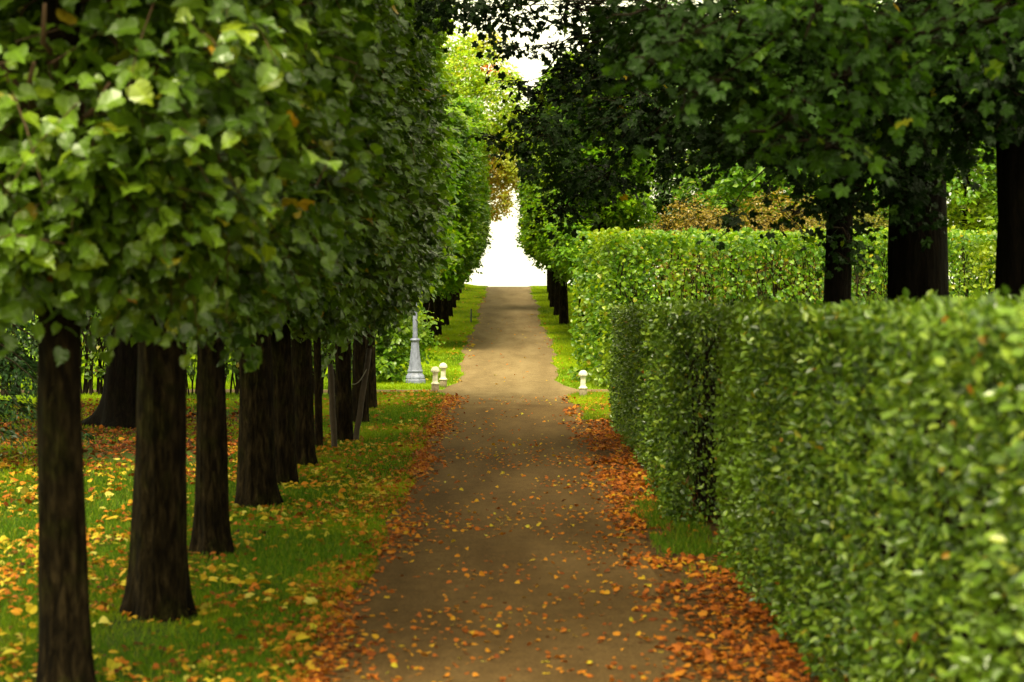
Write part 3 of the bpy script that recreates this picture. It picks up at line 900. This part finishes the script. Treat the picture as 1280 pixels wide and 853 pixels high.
clump_tree('maple_tree', (-4.4, 129), 'rusty orange maple hanging over the path at the crest', 'autumn trees beside the far hill', 'rust', ar_,
           dict(h=9, r0=.3, r1=.15, segs=20, rings=30), leaf=.20, dens=300, seed=66, kind='diamond')

# big leaning trunk at the left behind the row
bl = [(np.array([-7.4 + dx, 38 + dy, z]), (r, r, r * .7)) for dx, dy, z, r in ((0, 0, 10, 3.2), (-2.6, -2, 8.5, 2.4), (1.2, -2.5, 8.0, 2.0), (-1, 2, 12, 3), (2, 2, 9, 2), (-4, 1, 8, 2), (0, -4, 7.4, 1.8), (-3, -6, 8.2, 2.4), (1, -7, 8.6, 2.2), (-6, -4, 8, 2.4), (-1, 5, 8.5, 2.5))]
clump_tree('maple_tree', (-7.6, 38), 'massive old trunk with flared foot between the first two limes', None, 'dark_tree', bl,
           dict(h=9, r0=.50, r1=.28, lean=(.085, 0), flare=.75), leaf=.24, dens=300, seed=77, kind='diamond')

# trees behind the tall right hedge
GB = 'trees standing beyond the tall right hedge'


def back_tree(x, y, h, w, mat, seed, label, z0=1.5, leaf=.24, group=GB, dens=150, fork=2.0):
    r = np.random.default_rng(seed)
    g = float(ground(x, y))
    cl = []
    for k in range(11):
        f = (k + .5) / 11
        zz = z0 + (h - z0) * f
        ww = w * (math.sin(PI * (.22 + .74 * f)) * .9 + .1)
        a = r.uniform(0, 2 * PI)
        cl.append((np.array([x + math.cos(a) * ww * .5, y + math.sin(a) * ww * .5, g + zz]), (ww * .75, ww * .75, (h - z0) * .14)))
    return clump_tree('broadleaf_tree', (x, y), label, group, mat, cl, dict(h=h * .8, r0=.22, r1=.08, segs=18, rings=24), leaf=leaf, dens=dens, kind='diamond', seed=seed, fork=fork)


for (x, y, h, w, mt, sd, lab) in [
    (6.2, 76, 13, 3.2, 'dark_tree', 1, 'dark green tree behind the left part of the tall hedge'),
    (9.5, 70, 12, 3.0, 'lime_lit', 2, 'fresh green tree right behind the golden shrubs'),
    (12.8, 74, 14, 3.4, 'lime_lit', 3, 'yellow-green tree seen left of the broad maple trunk'),
    (16.2, 68, 13, 3.2, 'hornbeam', 4, 'bright leafy tree showing between the two right maple trunks'),
    (20.0, 72, 13, 3.4, 'dark_tree', 5, 'dark tree beyond the hedge at the right edge'),
    (11.0, 88, 16, 4.0, 'lime_lit', 6, 'tall green tree farthest behind the golden shrubs'),
    (16.5, 90, 16, 4.0, 'dark_tree', 7, 'tall dark tree farthest behind the maples'),
    (23.5, 86, 16, 4.0, 'dark_tree', 8, 'tall dark tree far behind the right edge maple'),
]:
    back_tree(x, y, h, w, mt, sd, lab)
for (x, y, h, w, mt, sd, lab) in [
    (-9.5, 64, 12, 3.2, 'lime_lit', 9, 'bright tree glimpsed through the left hedge nearest the lamp'),
    (-15, 66, 13, 3.4, 'lime_lit', 10, 'bright tree glimpsed through the left hedge by the first trunks'),
    (-5.6, 60, 10, 2.2, 'hornbeam', 12, 'leafy tree behind the bright shrub left of the lamp post'),
]:
    back_tree(x, y, h, w, mt, sd, lab, group='trees beyond the left hedge')
# golden shrubs above the tall hedge
for (x, y, h, w, sd, lab) in [(5.6, 58, 5.2, 1.5, 21, 'golden brown shrub above the tall hedge, left one'), (8.3, 58.5, 5.4, 1.5, 22, 'golden brown shrub above the tall hedge, just left of the slim maple'),
                              (10.6, 60, 5.2, 1.3, 23, 'golden brown shrub seen between the two maple trunks')]:
    g = float(ground(x, y))
    cl = [(np.array([x + dx * w, y + dy, g + z]), (w * .7, w * .7, .8)) for dx, dy, z in ((0, 0, h - .8), (-.5, 0, h - 1.4), (.5, .2, h - 1.3), (-.2, -.3, h - 2.4), (.3, .3, h - 2.8), (0, 0, h - 3.8))]
    clump_tree('golden_shrub', (x, y), lab, 'golden brown shrubs behind the tall hedge', 'gold', cl, dict(h=h * .8, r0=.09, r1=.04, segs=12, rings=20), leaf=.085, dens=700, kind='diamond', seed=sd, cat='shrub', flat=.3, fork=1.0)


# yew at the left edge
def yew():
    r = np.random.default_rng(5)
    x0, y0 = -8.1, 28.5
    e = empty('yew_tree', (x0, y0, float(ground(x0, y0))))
    tag(e, 'dark evergreen with drooping boughs at the left edge', 'tree')
    obj('trunk', trunk_mesh('trunk', 6.5, .2, .06, M['bark_dark'], 4, segs=24, rings=30), e)
    tb = Tubes()
    P, T, N, SZ, TNn = [], [], [], [], []
    for k in range(75):
        z = r.uniform(.25, 6.3)
        a = r.uniform(0, 2 * PI)
        L = (2.35 - z * .27) * r.uniform(.75, 1.1)
        d = np.array([math.cos(a), math.sin(a), 0])
        t = np.linspace(0, 1, 7)
        pts = d[None] * (t * L)[:, None] + np.array([0, 0, z])[None] + np.stack([0 * t, 0 * t, .25 * t - .75 * t ** 2], 1)
        tb.add(pts, np.linspace(.025, .005, 7), 4)
        m = 330
        tt = r.uniform(.2, 1, m)
        bp = np.stack([np.interp(tt, t, pts[:, i]) for i in range(3)], 1)
        side = np.cross(d, [0, 0, 1])
        sp = r.normal(0, .28, m) * (1.1 - tt * .6)
        P.append(bp + side[None] * sp[:, None] + np.stack([0 * sp, 0 * sp, -.5 * sp ** 2 - r.exponential(.06, m)], 1))
        T.append(d[None] * .6 + side[None] * np.sign(sp)[:, None] * .6 + r.normal(0, .3, (m, 3)) - np.array([0, 0, .5]))
        N.append(np.array([0, 0, 1.]) + r.normal(0, .4, (m, 3)))
        SZ.append(r.uniform(.06, .13, m))
    obj('branches', tb.mesh('branches', M['stem']), e)
    P, T, N, SZ = map(np.concatenate, (P, T, N, SZ))
    obj('crown', leaf_mesh('crown', 'diamond', P, T, N, SZ, M['yew'], width=.55), e)


yew()


# ------------------------------------------------------------------ hedges
def hedge_mesh(name, x0, x1, y0, y1, ztop, mat, leaf, dens, seed, kind='small', depth=.12, lump=.10, z0=.04, faces='LRFBT', hole=.0, droop=.3, wmul=1.0):
    """a clipped hedge: leaves in a shell some way into each face. ztop may be a function of y"""
    r = np.random.default_rng(seed)
    zt = ztop if callable(ztop) else (lambda y: np.full_like(np.asarray(y, float), ztop))
    zm = float(np.mean(zt(np.array([y0, y1]))))
    P, N = [], []

    def face(n, gen, nrm):
        q = gen(n)
        P.append(q); N.append(np.repeat(np.array([nrm], float), len(q), 0))
    hx, hy = x1 - x0, y1 - y0

    def dn(a):
        return int(a * dens)

    def vert(n, fx=None, fy=None):
        t = r.random(n)
        y = np.full(n, fy) if fy is not None else y0 + t * hy
        x = np.full(n, fx) if fx is not None else x0 + t * hx
        z = z0 + r.random(n) * (zt(y) - z0)
        return np.stack([x, y, z], 1)
    if 'L' in faces: face(dn(hy * zm), lambda n: vert(n, fx=x0), (-1, 0, 0))
    if 'R' in faces: face(dn(hy * zm * .55), lambda n: vert(n, fx=x1), (1, 0, 0))
    if 'F' in faces: face(dn(hx * zm), lambda n: vert(n, fy=y0), (0, -1, 0))
    if 'B' in faces: face(dn(hx * zm * .7), lambda n: vert(n, fy=y1), (0, 1, 0))
    if 'T' in faces:
        def tp(n):
            x = x0 + r.random(n) * hx; y = y0 + r.random(n) * hy
            return np.stack([x, y, zt(y)], 1)
        face(dn(hx * hy), tp, (0, 0, 1))
    P = np.concatenate(P); N = np.concatenate(N)
    n = len(P)
    nz = vnoise(P * np.array([1.6, 1.6, 1.3]), seed) * .6 + vnoise(P * 4.0, seed + 1) * .4
    d = np.abs(r.normal(0, depth, n)) + r.exponential(depth * .45, n)
    P = P + N * ((nz - .5) * lump * 2)[:, None] - N * d[:, None]
    # rounded arrises
    P[:, 2] = np.maximum(P[:, 2], .02)
    if hole > 0:
        k = vnoise(P * 2.3, seed + 7) * .6 + vnoise(P * 6, seed + 8) * .4 > r.uniform(0, .42 + hole, n)
        P, N = P[k], N[k]
        n = len(P)
    up = np.array([0, 0, 1.0])
    T = N * .55 + r.normal(0, .6, (n, 3)) + up * r.uniform(-droop * 2, .5, (n, 1))
    NN = N * .8 + up * .55 + r.normal(0, .45, (n, 3))
    hue = np.clip((vnoise(P * .9 + 5, seed + 3) - .55) * 2.2, 0, .8)
    hue = np.maximum(hue, (r.random(n) < .25) * sstep(-.25, .02, P[:, 2] - zt(P[:, 1])) * .8)
    return leaf_mesh(name, kind, P, T, NN, leaf * r.uniform(.6, 1.3, n), M[mat], hue=hue, width=wmul)


def stems_mesh(name, x0, x1, y0, y1, h, nst, seed, rad=.014, nb=3):
    r = np.random.default_rng(seed)
    tb = Tubes()
    for k in range(nst):
        b = np.array([r.uniform(x0, x1), r.uniform(y0, y1), -.05])
        t = np.array([np.clip(b[0] + r.normal(0, .25), x0, x1), np.clip(b[1] + r.normal(0, .25), y0, y1), h * r.uniform(.7, .98)])
        pts = limb(b, t, 0, 8, .05)
        rr = rad * r.uniform(.6, 1.5)
        tb.add(pts, np.linspace(rr, rr * .35, 8), 4)
        for j in range(nb):
            i = r.integers(2, 7)
            tip = pts[i] + np.array([r.normal(0, .3), r.normal(0, .3), r.uniform(.3, .9)])
            tip[0] = np.clip(tip[0], x0, x1); tip[1] = np.clip(tip[1], y0, y1); tip[2] = min(tip[2], h * .98)
            tb.add(limb(pts[i], tip, 0, 4, .03), np.linspace(rr * .5, rr * .2, 4), 3)
    return tb.mesh(name, M['stem'])


def htop(y):
    return 2.72 - .0140 * (np.asarray(y, float) - 8)


GH = 'clipped sections of the low right hedge'
for (x0, x1, y0, y1, sd, dens, lab, back) in [
    (2.12, 3.75, 3.2, 19.6, 1, 1050, 'long nearest section of the clipped right hedge, blurred in front', None),
    (1.86, 3.75, 22.0, 25.5, 2, 900, 'middle section of the clipped right hedge with its brighter end standing proud', (19.7, 21.9)),
    (1.99, 3.75, 27.2, 38.0, 3, 800, 'farthest dark section of the low right hedge', (25.6, 27.1)),
]:
    e = empty('clipped_hedge', (x0, y0, 0))
    tag(e, lab, 'hedge', GH)
    parts = [('foliage', hedge_mesh('foliage', x0, x1, y0, y1, htop, 'hedge', .066, dens * .92, 500 + sd, depth=.12, lump=.15, hole=.14)),
             ('stems', stems_mesh('stems', x0 + .3, x1 - .3, y0 + .25, y1 - .25, 2.35, int((y1 - y0) * 26), 600 + sd, .013))]
    if back:
        parts.append(('recessed_foliage', hedge_mesh('recessed_foliage', 2.62, x1, back[0], back[1], lambda y: htop(y) - .03, 'hedge', .062, 700, 520 + sd, depth=.11, lump=.13, faces='LRT')))
    for nm, me in parts:
        o = obj(nm, me, e)
        o.location = (-x0, -y0, 0)
# tall right hedge
e = empty('tall_hedge', (2.37, 49.0, 0))
tag(e, 'tall clipped hornbeam hedge with bright end face beyond the low hedge', 'hedge', 'tall hornbeam hedges along the cross footpath')
hb = lambda y: np.full_like(np.asarray(y, float), 4.08)
fm = hedge_mesh('foliage', 2.37, 16.5, 49.0, 52.2, hb, 'hornbeam', .105, 270, 71, 'lime', .24, .18, z0=.1, hole=.26)
sm = stems_mesh('stems', 2.6, 16.2, 49.06, 50.6, 3.9, 190, 72, .022, 6)
for nm, me in (('foliage', fm), ('stems', sm)):
    for v in me.vertices:                       # the end of the hedge is cut at a slant
        v.co.x -= .225 * (v.co.y - 49.0) * max(0.0, 1 - (v.co.x - 2.37) / 5)
    o = obj(nm, me, e)
    o.location = (-2.37, -49.0, 0)
# left hedge
e = empty('tall_hedge', (-3.3, 46.4, 0))
tag(e, 'tall hedge with bare lower stems behind the left lime trunks', 'hedge', 'tall hornbeam hedges along the cross footpath')
for nm, me in (('foliage', hedge_mesh('foliage', -16, -3.3, 46.4, 47.4, hb, 'lime', .11, 230, 73, 'lime', .18, .16, z0=.45, hole=.34)),
               ('stems', stems_mesh('stems', -15.8, -3.5, 46.55, 47.25, 3.9, 190, 74, .024, 5))):
    o = obj(nm, me, e)
    o.location = (3.3, -46.4, 0)
# loose shrub at the lamp
sc = [(np.array([-3.25, 51.6, 1.0]), (.62, .6, .8)), (np.array([-3.0, 51.8, 1.9]), (.6, .6, .7)), (np.array([-3.8, 51.5, 1.5]), (.7, .6, 1.2)), (np.array([-2.55, 52.6, 1.3]), (.4, .5, 1.1)), (np.array([-3.4, 51.8, 2.8]), (.8, .7, .7)), (np.array([-3.3, 51.2, .5]), (.4, .4, .4))]
clump_tree('leafy_shrub', (-3.2, 51.8), 'loose leafy green shrub standing left of the lamp post', None, 'hornbeam', sc, dict(h=2.6, r0=.05, r1=.02, segs=12, rings=20), leaf=.12, dens=420, kind='lime', seed=91, cat='shrub', fork=.3)


# ------------------------------------------------------------------ lamp post, bollards, stakes
def lathe(name, prof, mat, sides=32, smooth=True, close=True):
    prof = np.array(prof, float)
    th = np.arange(sides) / sides * 2 * PI + PI / sides
    X = prof[:, 0:1] * np.cos(th)[None]
    Y = prof[:, 0:1] * np.sin(th)[None]
    Z = np.repeat(prof[:, 1:2], sides, 1)
    return grid_mesh(name, X, Y, Z, mat, smooth, wrap=True)


lx, ly = -2.49, 51.0
lamp = empty('street_lamp', (lx, ly, float(ground(lx, ly))))
lamp.scale = (.92, .92, 1.0)
tag(lamp, 'blue-grey cast iron lamp post with flared octagonal base', 'street lamp')
obj('plinth', lathe('plinth', [(0, -.05), (.315, -.05), (.315, .10), (.295, .125), (0, .126)], M['lamp'], 8, False), lamp)
obj('base', lathe('base', [(.29, .12), (.30, .15), (.285, .20), (.235, .26), (.215, .30), (.235, .315), (.235, .35), (.215, .37), (.195, .44), (.165, .62), (.140, .82), (.122, 1.0), (.112, 1.12), (.11, 1.14)], M['lamp'], 8, False), lamp)
obj('collar', lathe('collar', [(.10, 1.13), (.135, 1.14), (.145, 1.165), (.135, 1.19), (.10, 1.205)], M['lamp'], 24), lamp)
obj('pole', lathe('pole', [(.075, 1.18), (.068, 1.5), (.060, 3.0), (.052, 4.2), (.07, 4.22), (.07, 4.28), (.03, 4.30)], M['lamp'], 20), lamp)
obj('lantern', lathe('lantern', [(.02, 4.3), (.10, 4.34), (.17, 4.75), (.165, 4.76), (0, 4.765)], M['lamp_glass'], 6, False), lamp)
obj('cap', lathe('cap', [(.20, 4.762), (.21, 4.78), (.10, 4.93), (.03, 4.97), (.03, 5.05), (0, 5.08)], M['lamp'], 6, False), lamp)

for (x, y, lab) in [(-1.84, 48.0, 'short white stone bollard in front, left of the path'), (-1.70, 49.7, 'short white stone bollard just behind its twin, left of the path'), (1.79, 46.2, 'short white stone bollard right of the path beside the tall hedge')]:
    b = empty('bollard', (x, y, float(ground(x, y))))
    tag(b, lab, 'bollard', 'white stone bollards at the path crossing')
    obj('base', lathe('base', [(0, -.1), (.094, -.1), (.094, .175), (.085, .185), (0, .186)], M['stone_base'], 24), b)
    obj('post', lathe('post', [(.085, .184), (.108, .195), (.108, .215), (.085, .235), (.068, .25), (.066, .30), (.064, .40), (.066, .47), (.08, .478), (.08, .49), (.066, .497)], M['stone_white'], 24), b)
    obj('cap', lathe('cap', [(.06, .496), (.108, .50), (.112, .52), (.108, .555), (.092, .59), (.06, .622), (.03, .635), (0, .638)], M['stone_white'], 24), b)


def stake(p0, p1, r, lab):
    p0, p1 = np.array(p0, float), np.array(p1, float)
    e = empty('wooden_stake', p0)
    tb = Tubes()
    t = np.linspace(0, 1, 8)[:, None]
    pts = (p1 - p0) * t
    pts[0, 2] -= .1
    pts += rng.normal(0, .004, pts.shape)
    tb.add(pts, [r, r, r * 1.03, r * .98, r, r * .97, r, r * .9], 10)
    o = obj('shaft', tb.mesh('shaft', M['stake']), e)
    tag(e, lab, 'stake', 'wooden stakes propping the young limes')
    return e


stake((-2.90, 31.9, ground(-2.9, 31.9)), (-2.97, 31.9, 1.42), .052, 'upright wooden stake, left of the two by the young lime')
st2 = stake((-2.66, 33.2, ground(-2.66, 33.2)), (-2.44, 33.6, 1.62), .05, 'leaning wooden stake, right of the two by the young lime')
tb = Tubes()
a = W(437, 480, 33.4); c = W(458, 462, 33.4)
tt = np.linspace(0, 1, 9)[:, None]
pts = a + (c - a) * tt + np.array([0, 0, -.10]) * np.sin(PI * tt)
tb.add(pts, .009, 6)
tag(obj('cord', tb.mesh('tie_cord', M['tie'])), 'pale slack cord tying the leaning stake to the lime trunk', 'cord')
gp = empty('marker_post', (-1.60, 81.5, float(ground(-1.60, 81.5))))
tb = Tubes(); tb.add([(0, 0, -.05), (0, 0, .3), (.005, 0, .62)], [.035, .033, .03], 8)
tb.mesh('x', M['post'])
obj('shaft', bpy.data.meshes['x'], gp); bpy.data.meshes['x'].name = 'shaft'
tag(gp, 'thin dark green marker post at the left edge of the rising path', 'post')

# ------------------------------------------------------------------ light
w = bpy.data.worlds.new('World'); S.world = w
w.use_nodes = True
nt = w.node_tree
bg = nt.nodes['Background']
SUN_EL, SUN_AZ = 60.0, 200.0        # azimuth measured clockwise from +Y
sky = nt.nodes.new('ShaderNodeTexSky'); sky.sky_type = 'NISHITA'; sky.sun_disc = False
sky.sun_elevation = math.radians(SUN_EL); sky.sun_rotation = math.radians(SUN_AZ)
sky.air_density = 1.0; sky.dust_density = 4.0; sky.ozone_density = 1.0
tcn = nt.nodes.new('ShaderNodeTexCoord')
sep = nt.nodes.new('ShaderNodeSeparateXYZ'); cmb = nt.nodes.new('ShaderNodeCombineXYZ')
mxn = nt.nodes.new('ShaderNodeMath'); mxn.operation = 'MAXIMUM'; mxn.inputs[1].default_value = .03
nt.links.new(tcn.outputs['Generated'], sep.inputs[0])
nt.links.new(sep.outputs[0], cmb.inputs[0]); nt.links.new(sep.outputs[1], cmb.inputs[1])
nt.links.new(sep.outputs[2], mxn.inputs[0]); nt.links.new(mxn.outputs[0], cmb.inputs[2])
nt.links.new(cmb.outputs[0], sky.inputs['Vector'])
hs = nt.nodes.new('ShaderNodeHueSaturation'); hs.inputs['Saturation'].default_value = .12
nt.links.new(sky.outputs[0], hs.inputs['Color'])
mt = nt.nodes.new('ShaderNodeMixRGB'); mt.blend_type = 'MULTIPLY'; mt.inputs['Fac'].default_value = 1
mt.inputs['Color2'].default_value = (1.0, .955, .60, 1)
veil = nt.nodes.new('ShaderNodeMixRGB'); veil.inputs['Fac'].default_value = .62
cn = nt.nodes.new('ShaderNodeTexNoise'); cn.inputs['Scale'].default_value = 2.5; cn.inputs['Detail'].default_value = 5
nt.links.new(tcn.outputs['Generated'], cn.inputs['Vector'])
cr = ramp(nt, [(.3, (4.0, 4.0, 4.0)), (.7, (5.0, 5.0, 5.0))])
nt.links.new(cn.outputs['Fac'], cr.inputs['Fac'])
nt.links.new(hs.outputs['Color'], veil.inputs['Color1'])
nt.links.new(cr.outputs['Color'], veil.inputs['Color2'])
nt.links.new(veil.outputs['Color'], mt.inputs['Color1'])
nt.links.new(mt.outputs['Color'], bg.inputs['Color'])
bg.inputs['Strength'].default_value = .15

sl = bpy.data.lights.new('sun', 'SUN'); sl.energy = 1.5; sl.angle = math.radians(18); sl.color = (1, .93, .62)
so = bpy.data.objects.new('sun', sl); COL.objects.link(so)
az, el = math.radians(SUN_AZ), math.radians(SUN_EL)
dirv = Vector((math.sin(az) * math.cos(el), math.cos(az) * math.cos(el), math.sin(el)))
so.rotation_euler = dirv.to_track_quat('Z', 'Y').to_euler()
so.location = (0, 0, 40)

# ------------------------------------------------------------------ camera
cam = bpy.data.cameras.new('camera')
co = bpy.data.objects.new('camera', cam); COL.objects.link(co)
cam.sensor_fit = 'HORIZONTAL'; cam.sensor_width = 36
cam.lens = 36 * F_PX / 1280
cam.clip_end = 5000; cam.clip_start = .1
pitch = math.atan((853 / 2 - VY) / F_PX)
yaw = math.atan((640 - VX) / F_PX)
co.location = (0, 0, EYE)
co.rotation_euler = (PI / 2 - pitch, 0, -yaw)
cam.dof.use_dof = True
cam.dof.focus_distance = 46
cam.dof.aperture_fstop = 1.9
cam.dof.aperture_blades = 7
S.camera = co

S.render.engine = 'CYCLES'
c = S.cycles
c.max_bounces = 7; c.diffuse_bounces = 4; c.glossy_bounces = 2; c.transmission_bounces = 4; c.transparent_max_bounces = 4
c.use_denoising = True
c.caustics_reflective = False; c.caustics_refractive = False
c.sample_clamp_indirect = 4.0
S.view_settings.view_transform = 'Standard'
S.view_settings.look = 'None'
S.view_settings.exposure = 2.1
S.view_settings.gamma = 1.0
print('LITTER', LITTER_STATS, 'VERTS', sum(len(m.vertices) for m in bpy.data.meshes))
